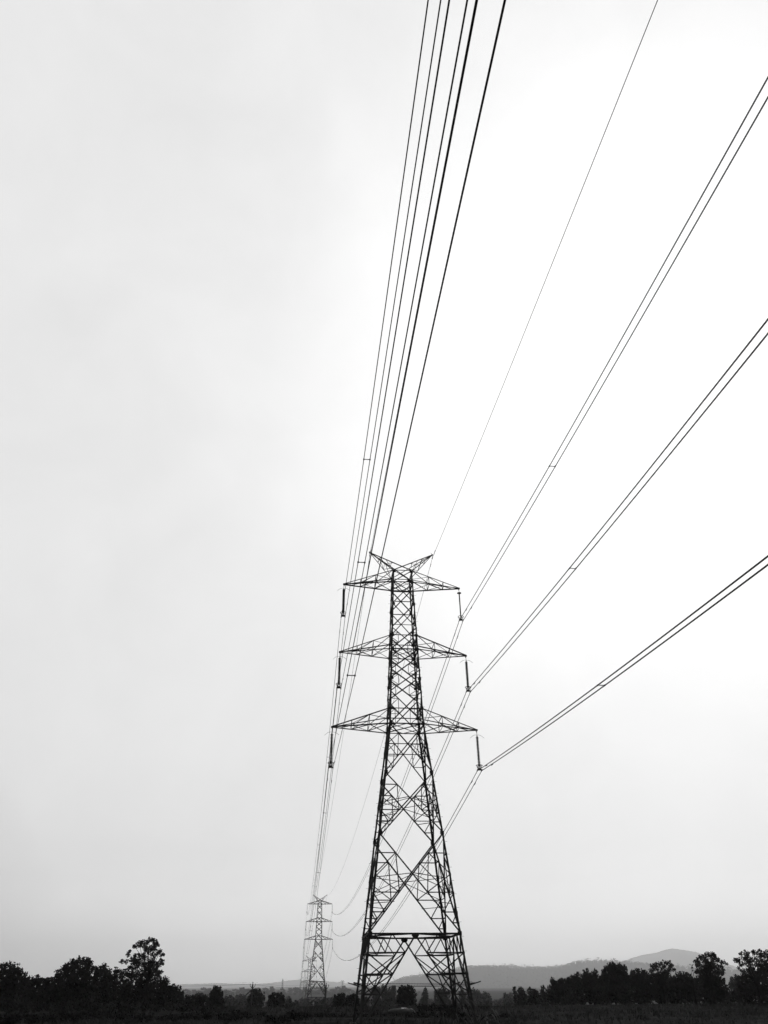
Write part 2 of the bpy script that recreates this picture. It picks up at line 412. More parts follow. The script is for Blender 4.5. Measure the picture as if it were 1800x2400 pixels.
    # earth wire peaks: each crosses over to the far top node, so the pair makes an X
    for s in (-1, 1):
        m = MB(); tip = Vector((s * XP, 0, ZP)); wt = W(47.67); zt = 47.67
        for e in (-1, 1):
            far = Vector((-s * wt, e * wt, zt)); near = Vector((s * wt, e * wt, zt)); low = Vector((s * W(45.93), e * W(45.93), 45.93))
            m.bar(far, tip, .09, .012, (0, e, 0)); m.bar(near, tip, .08, .012, (0, e, 0))
            for q, q2 in ((.30, .36), (.62, .62)):
                m.bar(far.lerp(tip, q + .12), near.lerp(tip, q2), .045, .008, (0, e, 0))
            m.bar(near, far.lerp(tip, .62), .045, .008, (0, e, 0))
            m.bar(near.lerp(tip, .36), far.lerp(tip, .74), .045, .008, (0, e, 0))
        for q in (.36, .62):
            a, b = [Vector((s * wt, e * wt, zt)).lerp(tip, q) for e in (-1, 1)]; m.bar(a, b, .045, .008, up_)
            a, b = [Vector((-s * wt, e * wt, zt)).lerp(tip, q + .12) for e in (-1, 1)]; m.bar(a, b, .045, .008, up_)
        m.box(tip, .2, .2, .16); m.tube([tip + Vector((0, 0, -.05)), tip + Vector((0, 0, -.45))], .03, 6); m.box(tip + Vector((0, 0, -.48)), .1, .35, .1)
        m.tube([tip + Vector((0, 0, .05)), tip + Vector((-s * .05, 0, .22)), tip + Vector((-s * .22, 0, .3))], .02, 5)
        done(m, 'earthwire_peak')
    if detail:
        # anti-climbing guard: outriggers and strands round the legs
        m = MB(); z = 1.62; ww = W(z)
        for sx in (-1, 1):
            for sy in (-1, 1):
                a = Vector((sx * ww * .96, sy * ww * .96, z - .12)); b = Vector((sx * (ww + .95), sy * (ww + .5), z + .22)); m.bar(a, b, .07, .012, up_)
                m.bar(Vector((sx * ww, sy * (ww - .8), z)), Vector((sx * (ww + .6), sy * (ww - .8), z + .1)), .05, .01, up_)
        for k, (o1, dz) in enumerate(((.0, -.12), (.15, .0), (.4, .12))):
            cs = [Vector((sx * (ww + o1 * 1.6), sy * (ww + o1), z + dz)) for sx, sy in ((-1, -1), (1, -1), (1, 1), (-1, 1))]
            for i in range(4):
                a, b = cs[i], cs[(i + 1) % 4]; pts = [a.lerp(b, j / 12) + Vector((0, 0, -.05 * math.sin(math.pi * j / 12))) for j in range(13)]
                m.tube(pts, .014, 5)
                for j in range(1, 40):
                    q = a.lerp(b, j / 40) + Vector((0, 0, -.05 * math.sin(math.pi * j / 40))); m.tube([q - Vector((.03, .03, .05)), q + Vector((.03, .03, .05))], .006, 4)
        done(m, 'anti_climbing_guard')
        for (dy, dz, wd, hd) in ((.2, .02, .62, .36), (-1.0, .1, .62, .4)):
            p_ = MB(); ww = W(2.4); p_.box((ww + .09, dy - 1.5, 2.4 + dz), .012, wd, hd); done(p_, 'plate_sign', PLATE)
    if merged:
        mm = MB()
        for q in parts: mm.poly(q.v, q.f)
        return mm.build('transmission_pylon', STEEL)
    return root
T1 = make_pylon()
tag(T1, 'tall dark lattice pylon nearest the camera with three pairs of cross arms', 'pylon')
TOW = [(0., 0., 0.), (-2.8, 423., -2.2), (-5.2, 821., -22.6), (-8.5, 1440., -24.)]
BAR = 1.7
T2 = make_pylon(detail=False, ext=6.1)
T2.location = TOW[1]; tag(T2, 'small second pylon down the line, left of the near one', 'pylon')
T3 = copy_tree(T2); T3.location = TOW[2]; tag(T3, 'pale hazy third pylon, half hidden behind the left leg of the second pylon', 'pylon')
BAR = 1.3
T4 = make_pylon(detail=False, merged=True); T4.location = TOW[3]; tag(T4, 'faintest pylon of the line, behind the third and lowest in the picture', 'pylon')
def far_pylon(px, D, top_py, rot, label):
    P = at(px, top_py, D); o = T4.copy(); COL.objects.link(o); o.location = (P.x, P.y, P.z - ZP); o.rotation_euler = (0, 0, rot)
    tag(o, label, 'pylon')
far_pylon(803, 2100, 2296, -.2, 'tiny far pylon on the horizon between the second pylon and the near one')
far_pylon(663, 2500, 2293, 1.35, 'tiny needle thin far pylon on the horizon left of the second pylon')

# ------------------------------------------------------------------ insulator strings
def make_insulator(kind='disc'):
    r = empty('insulator_string', (0, 0, 0))
    m = MB(); m.tube([(0, 0, -.15), (0, 0, -.62)], .028, 6); m.box((0, 0, -.3), .05, .1, .12)
    m.build('hanger', STEEL, r)
    m = MB()
    if kind == 'rod': m.ring((0, 0, -.68), .26, .03, 14); m.lathe((0, 0, -.7), [(0, .05), (.03, .26), (.05, .26), (.09, .05)], 12)
    else: m.tube([(-.85, 0, -.98), (-.45, 0, -.64), (-.2, 0, -.58), (.2, 0, -.58), (.45, 0, -.64), (.85, 0, -.92)], .018, 5)
    m.build('arcing_horn', STEEL, r)
    m = MB(); pr = []
    if kind == 'disc': n, z0, dz, ro, ri = 21, -.78, .162, .175, .075
    elif kind == 'fine': n, z0, dz, ro, ri = 34, -.74, .1, .17, .11
    else: n, z0, dz, ro, ri = 60, -.72, .057, .085, .06
    for i in range(n):
        z = z0 - i * dz; pr += [(z, ri), (z - dz * .28, ri), (z - dz * .45, ro), (z - dz * .62, ro), (z - dz * .72, ri)]
    m.lathe((0, 0, 0), [(-.6, .03)] + pr + [(-4.25, .04)], 12); m.build('disc_stack', PORC, r, True)
    zb = z0 - n * dz
    m = MB(); m.ring((0, 0, -4.12), .36, .035, 18); m.ring((0, 0, -4.36), .27, .03, 18)
    for a in range(4):
        c, s_ = math.cos(a * math.pi / 2 + .4), math.sin(a * math.pi / 2 + .4); m.tube([(c * .36, s_ * .36, -4.12), (c * .26, s_ * .26, -4.36), (c * .05, s_ * .05, -4.4)], .016, 4)
    m.build('corona_ring', STEEL, r)
    m = MB(); m.poly([(x, y, z) for y in (-.015, .015) for x, z in ((-.28, -4.62), (-.1, -4.36), (.1, -4.36), (.28, -4.62), (.22, -4.68), (-.22, -4.68))],
                     [(0, 1, 2, 3, 4, 5), (11, 10, 9, 8, 7, 6)] + [((i + 1) % 6, i, i + 6, (i + 1) % 6 + 6) for i in range(6)])
    m.build('yoke_plate', STEEL, r)
    for s in (-1, 1):
        m = MB(); m.box((s * .248, 0, -4.63), .07, .1, .22); m.tube([(s * .248, -.34, -4.66), (s * .248, 0, -4.715), (s * .248, .34, -4.66)], .055, 6); m.build('suspension_clamp', STEEL, r)
    return r
INSP = {'disc': make_insulator('disc'), 'fine': make_insulator('fine'), 'rod': make_insulator('rod')}
used = set()
LV = ['top', 'middle', 'bottom']; SD = {-1: 'left', 1: 'right'}
WH = ['near pylon', 'second pylon', 'hazy third pylon', 'faintest pylon']
for ti, (X, Y, Z) in enumerate(TOW):
    for li, (zt, zb, xa) in enumerate(ARMS):
        for s in (-1, 1):
            k = 'disc'
            if ti == 0 and li == 0: k = 'fine' if s < 0 else 'rod'
            if k in used: o = copy_tree(INSP[k])
            else: o = INSP[k]; used.add(k)
            o.location = (X + s * xa, Y, Z + zb)
            kind = {'disc': 'ribbed dark insulator string', 'fine': 'closely ribbed insulator string', 'rod': 'slim smooth insulator rod'}[k]
            tag(o, '%s under the %s %s arm tip of the %s' % (kind, SD[s], LV[li], WH[ti]), 'insulator', 'insulator strings hanging from the cross arms')

# ------------------------------------------------------------------ conductors
B_ = .00026; SPREAD = .496
FA = {(-1, 0): (.1149, .00646), (-1, 1): (.11524, .00516), (-1, 2): (.09729, .00683), (1, 0): (.1076, .00703), (1, 1): (.11005, .00632), (1, 2): (.10301, .0055)}
def front(s, li, t):
    a, k = FA[(s, li)]; return s * ARMS[li][2] + k * t, -t, ARMS[li][1] - INS - a * t + B_ * t * t
def back(s, li, i, y):
    (x0, y0, z0), (x1, y1, z1) = TOW[i], TOW[i + 1]; Ls = y1 - y0; u = (y - y0) / Ls
    b = B_ if i < 2 else B_ * .6
    return lerp(x0, x1, u) + s * ARMS[li][2], y, ARMS[li][1] - INS + lerp(z0, z1, u) - b * (y - y0) * (y1 - y)
def damper(parent, P, d, dx):
    m = MB(); c = Vector(P) + Vector((0, 0, -.09)); d = Vector(d).normalized()
    m.tube([c - d * .24, c + d * .24], .014, 5); m.tube([c - d * .3, c - d * .14], .05, 7); m.tube([c + d * .14, c + d * .3], .05, 7); m.box(c + Vector((0, 0, .05)), .04, .06, .12)
    m.build('vibration_damper', STEEL, parent)
for s in (-1, 1):
    for li in range(3):
        for sub in (-1, 1):
            m = MB(); pts = []; dx = sub * SPREAD / 2
            t = 430.
            ts = [430 - 10 * i for i in range(27)] + [160 - 4 * i for i in range(40)]
            for t in ts: x, y, z = front(s, li, t); pts.append((x + dx, y, z))
            for i in range(3):
                y0, y1 = TOW[i][1], TOW[i + 1][1]; n = int((y1 - y0) / (6 if i < 2 else 12))
                for j in range(n): x, y, z = back(s, li, i, y0 + (y1 - y0) * j / n); pts.append((x + dx, y, z))
            x, y, z = back(s, li, 2, TOW[3][1]); pts.append((x + dx, y, z))
            m.tube(pts, {(-1, 0): .031, (-1, 1): .029, (-1, 2): .024}.get((s, li), .042), 6)
            o = m.build('conductor', WIRE, None, True)
            tag(o, '%s-hand wire of the pair hung from the %s %s arms' % ('left' if sub < 0 else 'right', SD[s], LV[li]), 'power line', 'twin conductors of the line')
            for dd in (1.9 + .3 * sub,):
                a = front(s, li, dd + 3); b = front(s, li, dd + 4); damper(o, (a[0] + dx, a[1], a[2]), Vector(b) - Vector(a), dx)
                a = back(s, li, 0, dd + 1.8); b = back(s, li, 0, dd + 2.8); damper(o, (a[0] + dx, a[1], a[2]), Vector(b) - Vector(a), dx)
for s in (-1, 1):
    m = MB(); pts = []; k = .00383 if s < 0 else .01535
    for t in [430 - 10 * i for i in range(27)] + [160 - 4 * i for i in range(40)]:
        pts.append((s * XP + k * t, -t, ZP - .5 - .10072 * t + .00018 * t * t))
    for i in range(3):
        (x0, y0, z0), (x1, y1, z1) = TOW[i], TOW[i + 1]; n = int((y1 - y0) / 8)
        for j in range(n + (i == 2)):
            u = j / n; y = lerp(y0, y1, u); pts.append((lerp(x0, x1, u) + s * XP, y, ZP - .5 + lerp(z0, z1, u) - .0002 * (y - y0) * (y1 - y)))
    m.tube(pts, .024, 5); o = m.build('earth_wire', WIRE, None, True)
    tag(o, 'hair thin earth wire running over the %s peak of the near pylon' % SD[s], 'power line', 'earth wires of the line')
    for y in (1.6, -1.6, -2.4):
        q = min(pts, key=lambda p: abs(p[1] - y)); zz = ZP - .5 - .09 * abs(y); damper(o, (s * XP, y, zz + .02), (0, 1, -.1 if y > 0 else .1), 0)
# spacers
sp = None; ORD = ['first', 'second', 'third', 'fourth', 'fifth', 'sixth']
def spacer(x, y, z, label):
    global sp
    if sp is None:
        m = MB(); h = SPREAD / 2; m.tube([(-h, 0, 0), (h, 0, 0)], .032, 6)
        for q in (-h, h): m.tube([(q, -.07, 0), (q, .07, 0)], .06, 8)
        o = sp = m.build('spacer', STEEL)
    else: o = sp.copy(); COL.objects.link(o)
    o.location = (x, y, z); tag(o, label, 'spacer', 'spacers clamped between twin wires')
for s in (-1, 1):
    for li in range(3):
        x, y, z = front(s, li, 38.8); spacer(x, y, z, 'spacer bar on the %s %s wire pair on the camera side of the near pylon' % (SD[s], LV[li]))
        for j, yy in enumerate((49, 115, 181, 245, 310, 372)):
            x, y, z = back(s, li, 0, yy); spacer(x, y, z, '%s small spacer beyond the near pylon on the %s %s wire pair' % (ORD[j], SD[s], LV[li]))

# ------------------------------------------------------------------ trees
def leafquad(m, c, s, rr):
    a = Vector((rr.gauss(0, 1), rr.gauss(0, 1), rr.gauss(0, 1))).normalized()
    b = a.orthogonal().normalized(); b = Matrix.Rotation(rr.uniform(0, 6.28), 3, a) @ b; d = a.cross(b)
    s1 = s * rr.uniform(.5, 1.1); s2 = s1 * rr.uniform(.45, .9)
    o = len(m.v); m.v += [tuple(c - b * s1), tuple(c - d * s2 * .8 + b * s1 * .1), tuple(c + b * s1), tuple(c + d * s2 + b * s1 * .1)]; m.f.append((o, o + 1, o + 2, o + 3))
def crown(m, lobes, rr, leaf, dens, core=False):
    for c, r, flat in lobes:
        if core:
            for i in range(int(.9 * (r / leaf) ** 2) + 3):
                v = Vector((rr.gauss(0, 1), rr.gauss(0, 1), rr.gauss(0, 1))).normalized() * (r * .72 * rr.random() ** .4); leafquad(m, c + v, leaf * 1.7, rr)
        n = int(dens * (r / leaf) ** 2 * 3)
        subs = []
        for _ in range(max(5, int(r * 5))):
            v = Vector((rr.gauss(0, 1), rr.gauss(0, 1), rr.gauss(0, 1))).normalized() * (r * rr.uniform(.45, .88)); v.z *= flat; subs.append((c + v, r * rr.uniform(.22, .42)))
        for i in range(n):
            if rr.random() < .45: p, q = c, r * .82
            else: p, q = rr.choice(subs)
            v = Vector((rr.gauss(0, 1), rr.gauss(0, 1), rr.gauss(0, 1))).normalized() * (q * rr.random() ** .45); v.z *= (flat if p is c else .85)
            leafquad(m, p + v, leaf, rr)
def tree(name, label, D, lobes, dense=True, leaf=.23, dens=1.25, group=None, material=None, cat='tree', skirt=None, trunk_px=None, seed=0):
    """lobes: (photo x, photo y, radius px); the crown gets real depth round distance D"""
    rr = random.Random(hash((label, seed)) % 1 if False else sum(map(ord, label)) + int(D * 7) + seed)
    L3 = []; mp = D / FPX * .9 * (math.hypot(1, 0)) * .93
    xs_ = [l[0] for l in lobes]; cx = sum(xs_) / len(xs_) if trunk_px is None else trunk_px
    spread = (max(xs_) - min(xs_)) * mp
    base = at(cx, 2310, D); gz = ground(base.x, base.y); base = Vector((base.x, base.y, gz))
    fwd = Vector((base.x - CAM.x, base.y - CAM.y, 0)).normalized()
    for (x, y, r) in lobes:
        dz = rr.uniform(-.35, .35) * max(spread, r * mp * 2) * .6
        r *= 1.2 if dense else 1.25
        P = at(x, y, D + dz); L3.append((P, r * mp * (D + dz) / D, .85))
        if dense:
            z = P.z - r * mp * .9; rad = r * mp * 1.25
            while z > gz + rad * .3:
                L3.append((Vector((P.x + rr.uniform(-.2, .2) * rad, P.y + rr.uniform(-.4, .4) * rad, z)), rad, .9)); z -= rad * .95
    top = max(p.z for p, r, f in L3)
    root = empty(name, base)
    m = MB(); crown(m, L3, rr, leaf, dens, dense)
    m.v = [(v[0] - base.x, v[1] - base.y, max(v[2] - base.z, .02)) for v in m.v]; m.build('crown', material or LEAF, root)
    m = MB(); h = top - gz; r0 = max(.12, h * .022)
    fork = Vector((rr.uniform(-.2, .2), rr.uniform(-.2, .2), h * (.32 if dense else .38)))
    m.tube([(0, 0, -.2), (0, 0, h * .1), fork * .7, fork], [r0 * 1.3, r0, r0 * .85, r0 * .75], 8)
    tg = [p - base for p, r, f in L3]; tg.sort(key=lambda p: -p.z)
    for p in tg[:(6 if dense else 16)]:
        a = fork; q1 = a.lerp(p, .45) + Vector((rr.uniform(-.3, .3), rr.uniform(-.3, .3), .1 * h * rr.random())); m.tube([a, q1, p], [r0 * .5, r0 * .28, r0 * .08], 5)
    m.build('trunk', BARK, root)
    tag(root, label, cat, group); return root
Z4 = lambda l: [(x * .3014, 2150 + y * .3014, r * .3014) for x, y, r in l]
Z6 = lambda l: [(1100 + x * .422, 2150 + y * .422, r * .422) for x, y, r in l]
ZA = lambda l: [(500 + x * .12055, 2240 + y * .12055, r * .12055) for x, y, r in l]
ZC = lambda l: [(680 + x * .1085, 2220 + y * .1085, r * .1085) for x, y, r in l]
ZD = lambda l: [(400 + x * .0844, 2240 + y * .0844, r * .0844) for x, y, r in l]
GL = 'dark trees in the left grove'; GR = 'dark trees in the right grove'; GM = 'grey trees between the pylons'
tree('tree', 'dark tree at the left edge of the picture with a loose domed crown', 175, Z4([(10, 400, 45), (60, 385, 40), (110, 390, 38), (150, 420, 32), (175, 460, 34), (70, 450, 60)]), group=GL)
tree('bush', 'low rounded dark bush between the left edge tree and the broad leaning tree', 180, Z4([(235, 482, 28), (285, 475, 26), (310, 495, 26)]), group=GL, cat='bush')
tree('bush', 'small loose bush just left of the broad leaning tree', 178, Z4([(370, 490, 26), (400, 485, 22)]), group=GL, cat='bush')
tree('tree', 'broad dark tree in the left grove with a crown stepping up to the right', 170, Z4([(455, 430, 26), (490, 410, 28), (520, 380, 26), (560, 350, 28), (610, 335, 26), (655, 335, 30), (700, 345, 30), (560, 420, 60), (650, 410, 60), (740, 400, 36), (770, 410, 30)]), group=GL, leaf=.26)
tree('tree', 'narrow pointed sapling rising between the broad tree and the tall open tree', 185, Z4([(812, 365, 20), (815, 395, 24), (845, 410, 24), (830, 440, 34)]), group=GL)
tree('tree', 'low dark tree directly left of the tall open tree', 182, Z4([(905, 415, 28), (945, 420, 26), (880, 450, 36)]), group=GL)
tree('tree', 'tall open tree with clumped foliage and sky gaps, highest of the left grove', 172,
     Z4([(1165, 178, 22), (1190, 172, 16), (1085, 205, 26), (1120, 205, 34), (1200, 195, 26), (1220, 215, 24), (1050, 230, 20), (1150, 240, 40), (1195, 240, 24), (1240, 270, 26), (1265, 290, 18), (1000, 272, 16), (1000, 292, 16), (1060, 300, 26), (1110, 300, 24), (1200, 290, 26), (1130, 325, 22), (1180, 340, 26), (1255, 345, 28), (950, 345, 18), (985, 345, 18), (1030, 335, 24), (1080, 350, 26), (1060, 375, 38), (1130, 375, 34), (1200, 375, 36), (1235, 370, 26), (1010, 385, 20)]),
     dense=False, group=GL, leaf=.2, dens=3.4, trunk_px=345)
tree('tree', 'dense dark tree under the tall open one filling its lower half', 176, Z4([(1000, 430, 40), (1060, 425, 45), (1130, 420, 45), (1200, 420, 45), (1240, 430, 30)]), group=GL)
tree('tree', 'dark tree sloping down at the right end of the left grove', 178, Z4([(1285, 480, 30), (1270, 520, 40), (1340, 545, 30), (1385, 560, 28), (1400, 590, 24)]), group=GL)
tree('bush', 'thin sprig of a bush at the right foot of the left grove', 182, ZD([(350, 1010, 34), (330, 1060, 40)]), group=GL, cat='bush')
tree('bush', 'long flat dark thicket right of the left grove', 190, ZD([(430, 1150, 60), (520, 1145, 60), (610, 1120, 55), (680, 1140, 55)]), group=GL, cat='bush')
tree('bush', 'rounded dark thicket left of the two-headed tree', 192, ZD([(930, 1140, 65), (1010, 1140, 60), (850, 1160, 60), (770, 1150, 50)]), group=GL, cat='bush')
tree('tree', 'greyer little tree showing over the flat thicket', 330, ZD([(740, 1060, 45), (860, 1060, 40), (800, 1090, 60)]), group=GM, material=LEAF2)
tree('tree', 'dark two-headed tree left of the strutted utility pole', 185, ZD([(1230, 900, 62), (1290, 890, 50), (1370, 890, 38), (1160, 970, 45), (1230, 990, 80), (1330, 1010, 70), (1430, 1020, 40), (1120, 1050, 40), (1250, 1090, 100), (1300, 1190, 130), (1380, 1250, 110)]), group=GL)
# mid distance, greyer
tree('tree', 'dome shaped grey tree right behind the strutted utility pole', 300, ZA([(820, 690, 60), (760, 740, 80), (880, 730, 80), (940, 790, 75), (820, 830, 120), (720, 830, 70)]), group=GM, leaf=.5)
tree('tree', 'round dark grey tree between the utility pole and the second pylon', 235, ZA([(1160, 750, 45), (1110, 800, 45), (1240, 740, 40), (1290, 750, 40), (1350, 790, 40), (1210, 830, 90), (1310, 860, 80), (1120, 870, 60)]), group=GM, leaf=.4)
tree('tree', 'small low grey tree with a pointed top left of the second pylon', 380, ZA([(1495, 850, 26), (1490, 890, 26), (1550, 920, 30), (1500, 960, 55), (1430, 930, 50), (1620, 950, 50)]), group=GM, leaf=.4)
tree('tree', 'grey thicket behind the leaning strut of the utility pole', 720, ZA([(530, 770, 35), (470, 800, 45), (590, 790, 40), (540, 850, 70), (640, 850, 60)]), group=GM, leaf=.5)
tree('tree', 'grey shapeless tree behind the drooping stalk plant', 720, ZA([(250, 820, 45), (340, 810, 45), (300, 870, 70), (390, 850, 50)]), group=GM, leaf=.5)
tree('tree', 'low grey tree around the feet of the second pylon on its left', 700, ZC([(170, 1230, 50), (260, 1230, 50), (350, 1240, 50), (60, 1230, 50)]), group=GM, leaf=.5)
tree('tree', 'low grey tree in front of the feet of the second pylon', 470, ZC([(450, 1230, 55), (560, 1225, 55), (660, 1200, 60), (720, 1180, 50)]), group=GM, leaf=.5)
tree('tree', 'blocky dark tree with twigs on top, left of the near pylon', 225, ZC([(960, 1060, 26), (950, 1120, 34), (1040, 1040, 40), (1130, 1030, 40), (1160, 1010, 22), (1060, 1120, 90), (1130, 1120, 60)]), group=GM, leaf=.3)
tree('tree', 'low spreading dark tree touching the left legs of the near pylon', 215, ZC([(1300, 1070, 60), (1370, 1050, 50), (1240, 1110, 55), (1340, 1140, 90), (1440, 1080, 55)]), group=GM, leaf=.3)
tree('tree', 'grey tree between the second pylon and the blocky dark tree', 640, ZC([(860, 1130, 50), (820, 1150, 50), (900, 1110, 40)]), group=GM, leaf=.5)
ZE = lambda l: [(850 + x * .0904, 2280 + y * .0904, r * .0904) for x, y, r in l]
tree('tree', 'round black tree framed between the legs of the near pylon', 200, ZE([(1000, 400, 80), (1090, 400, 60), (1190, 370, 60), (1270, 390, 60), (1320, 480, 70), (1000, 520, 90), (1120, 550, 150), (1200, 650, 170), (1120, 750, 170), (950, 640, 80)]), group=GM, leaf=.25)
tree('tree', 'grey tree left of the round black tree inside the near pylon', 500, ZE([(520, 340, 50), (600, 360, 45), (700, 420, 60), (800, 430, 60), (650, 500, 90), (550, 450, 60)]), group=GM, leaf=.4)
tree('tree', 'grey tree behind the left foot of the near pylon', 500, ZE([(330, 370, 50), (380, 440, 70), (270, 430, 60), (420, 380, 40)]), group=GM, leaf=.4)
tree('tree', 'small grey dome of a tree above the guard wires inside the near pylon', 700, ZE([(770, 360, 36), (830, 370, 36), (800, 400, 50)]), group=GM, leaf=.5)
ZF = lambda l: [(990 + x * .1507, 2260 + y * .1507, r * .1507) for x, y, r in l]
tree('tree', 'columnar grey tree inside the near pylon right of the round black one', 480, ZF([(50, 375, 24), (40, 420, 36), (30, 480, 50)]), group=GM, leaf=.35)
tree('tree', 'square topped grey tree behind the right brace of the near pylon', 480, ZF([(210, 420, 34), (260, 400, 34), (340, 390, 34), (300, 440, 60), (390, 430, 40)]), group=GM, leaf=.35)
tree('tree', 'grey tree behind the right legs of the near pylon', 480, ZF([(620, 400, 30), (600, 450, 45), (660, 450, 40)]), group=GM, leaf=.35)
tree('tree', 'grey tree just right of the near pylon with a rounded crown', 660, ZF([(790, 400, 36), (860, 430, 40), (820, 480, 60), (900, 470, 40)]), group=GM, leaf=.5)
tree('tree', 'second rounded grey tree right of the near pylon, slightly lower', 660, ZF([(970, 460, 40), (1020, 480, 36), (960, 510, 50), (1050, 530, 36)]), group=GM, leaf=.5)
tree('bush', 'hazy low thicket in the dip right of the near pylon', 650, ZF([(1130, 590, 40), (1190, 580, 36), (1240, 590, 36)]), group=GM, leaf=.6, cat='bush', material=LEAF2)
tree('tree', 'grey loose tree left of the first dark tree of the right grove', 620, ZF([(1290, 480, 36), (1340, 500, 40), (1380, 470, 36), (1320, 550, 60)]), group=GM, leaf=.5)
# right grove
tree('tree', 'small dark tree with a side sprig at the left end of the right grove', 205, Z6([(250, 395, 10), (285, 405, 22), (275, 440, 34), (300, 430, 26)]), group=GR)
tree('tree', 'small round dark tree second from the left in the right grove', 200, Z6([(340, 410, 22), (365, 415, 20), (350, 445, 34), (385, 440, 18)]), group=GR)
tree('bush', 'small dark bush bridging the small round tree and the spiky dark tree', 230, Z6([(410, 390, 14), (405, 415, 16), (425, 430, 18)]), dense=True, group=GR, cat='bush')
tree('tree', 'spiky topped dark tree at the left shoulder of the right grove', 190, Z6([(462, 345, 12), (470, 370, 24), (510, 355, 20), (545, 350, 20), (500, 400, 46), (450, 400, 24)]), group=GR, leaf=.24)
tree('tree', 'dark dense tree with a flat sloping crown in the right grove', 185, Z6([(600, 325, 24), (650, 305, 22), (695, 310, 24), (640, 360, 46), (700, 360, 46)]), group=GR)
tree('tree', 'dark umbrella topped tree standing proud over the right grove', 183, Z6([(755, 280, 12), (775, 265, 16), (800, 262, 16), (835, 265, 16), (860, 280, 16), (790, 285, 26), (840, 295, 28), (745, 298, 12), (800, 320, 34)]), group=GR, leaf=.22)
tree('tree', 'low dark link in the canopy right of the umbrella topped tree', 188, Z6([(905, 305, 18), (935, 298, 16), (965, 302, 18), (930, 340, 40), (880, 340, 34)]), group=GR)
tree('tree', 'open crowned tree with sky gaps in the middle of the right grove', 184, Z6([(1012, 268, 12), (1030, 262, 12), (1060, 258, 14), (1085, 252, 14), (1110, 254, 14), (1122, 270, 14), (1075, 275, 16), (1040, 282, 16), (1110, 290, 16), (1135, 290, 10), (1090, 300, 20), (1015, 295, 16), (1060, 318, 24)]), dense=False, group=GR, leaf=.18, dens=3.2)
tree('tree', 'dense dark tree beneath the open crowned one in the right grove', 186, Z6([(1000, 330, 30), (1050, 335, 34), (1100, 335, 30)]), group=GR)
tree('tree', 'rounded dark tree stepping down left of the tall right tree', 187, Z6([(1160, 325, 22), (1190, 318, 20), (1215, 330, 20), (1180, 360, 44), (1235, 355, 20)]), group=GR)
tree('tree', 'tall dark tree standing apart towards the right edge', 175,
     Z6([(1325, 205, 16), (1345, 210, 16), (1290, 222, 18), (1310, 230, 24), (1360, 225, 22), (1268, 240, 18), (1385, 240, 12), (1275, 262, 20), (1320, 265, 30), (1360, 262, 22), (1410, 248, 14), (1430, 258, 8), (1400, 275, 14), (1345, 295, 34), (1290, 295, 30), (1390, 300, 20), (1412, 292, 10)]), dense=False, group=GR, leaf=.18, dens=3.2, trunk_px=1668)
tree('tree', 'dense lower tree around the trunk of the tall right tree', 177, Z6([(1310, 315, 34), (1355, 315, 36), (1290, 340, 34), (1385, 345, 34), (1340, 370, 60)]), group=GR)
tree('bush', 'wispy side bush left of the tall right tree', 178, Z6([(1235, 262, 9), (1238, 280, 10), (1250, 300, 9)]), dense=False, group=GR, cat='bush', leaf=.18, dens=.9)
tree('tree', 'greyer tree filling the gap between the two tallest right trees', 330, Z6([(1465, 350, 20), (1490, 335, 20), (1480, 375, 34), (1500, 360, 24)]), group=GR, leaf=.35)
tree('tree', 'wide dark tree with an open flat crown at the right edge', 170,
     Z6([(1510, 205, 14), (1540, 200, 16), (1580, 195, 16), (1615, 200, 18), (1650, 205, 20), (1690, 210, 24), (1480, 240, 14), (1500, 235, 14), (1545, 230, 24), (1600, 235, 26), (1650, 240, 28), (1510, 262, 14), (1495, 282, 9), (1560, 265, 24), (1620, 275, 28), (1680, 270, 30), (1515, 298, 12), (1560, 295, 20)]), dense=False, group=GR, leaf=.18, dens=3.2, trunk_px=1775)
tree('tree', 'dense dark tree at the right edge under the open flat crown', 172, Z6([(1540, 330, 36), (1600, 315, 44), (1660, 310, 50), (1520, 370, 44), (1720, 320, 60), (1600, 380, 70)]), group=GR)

# lower storey that closes both groves
rr = random.Random(400); PL_ = ['left edge tree', 'domed crown', 'broad tree', 'stepped crown', 'sapling', 'low tree', 'tall open tree', 'dense lower tree', 'sloping tree']
for k_, px in enumerate((18, 62, 108, 155, 200, 246, 292, 340, 388)):
    ty = 2300 + rr.uniform(-4, 5) + (10 if k_ == 8 else 0)
    tree('bush', 'black understorey shrub of the left grove, %s from the left edge' % ('first second third fourth fifth sixth seventh eighth ninth'.split()[k_]), 196, [(px + rr.uniform(-16, 16), ty + rr.uniform(6, 16), rr.uniform(9, 13)) for _ in range(5)], True, .3, 1.3, GL, None, 'bush')
for k_, px in enumerate((1310, 1348, 1386, 1424, 1462, 1500, 1540, 1580, 1620, 1655)):
    ty = (2300, 2292, 2286, 2280, 2282, 2286, 2284, 2290, 2296, 2300)[k_]
    tree('bush', 'black understorey shrub of the right grove, %s from its left end' % ('first second third fourth fifth sixth seventh eighth ninth tenth'.split()[k_]), 200, [(px + rr.uniform(-14, 14), ty + rr.uniform(6, 14), rr.uniform(9, 13)) for _ in range(5)], True, .3, 1.3, GR, None, 'bush')
tree('bush', 'black shrub between the tall right tree and the right edge tree', 196, [(1700, 2330, 10), (1725, 2328, 12), (1712, 2338, 12)], True, .3, 1.3, GR, None, 'bush')

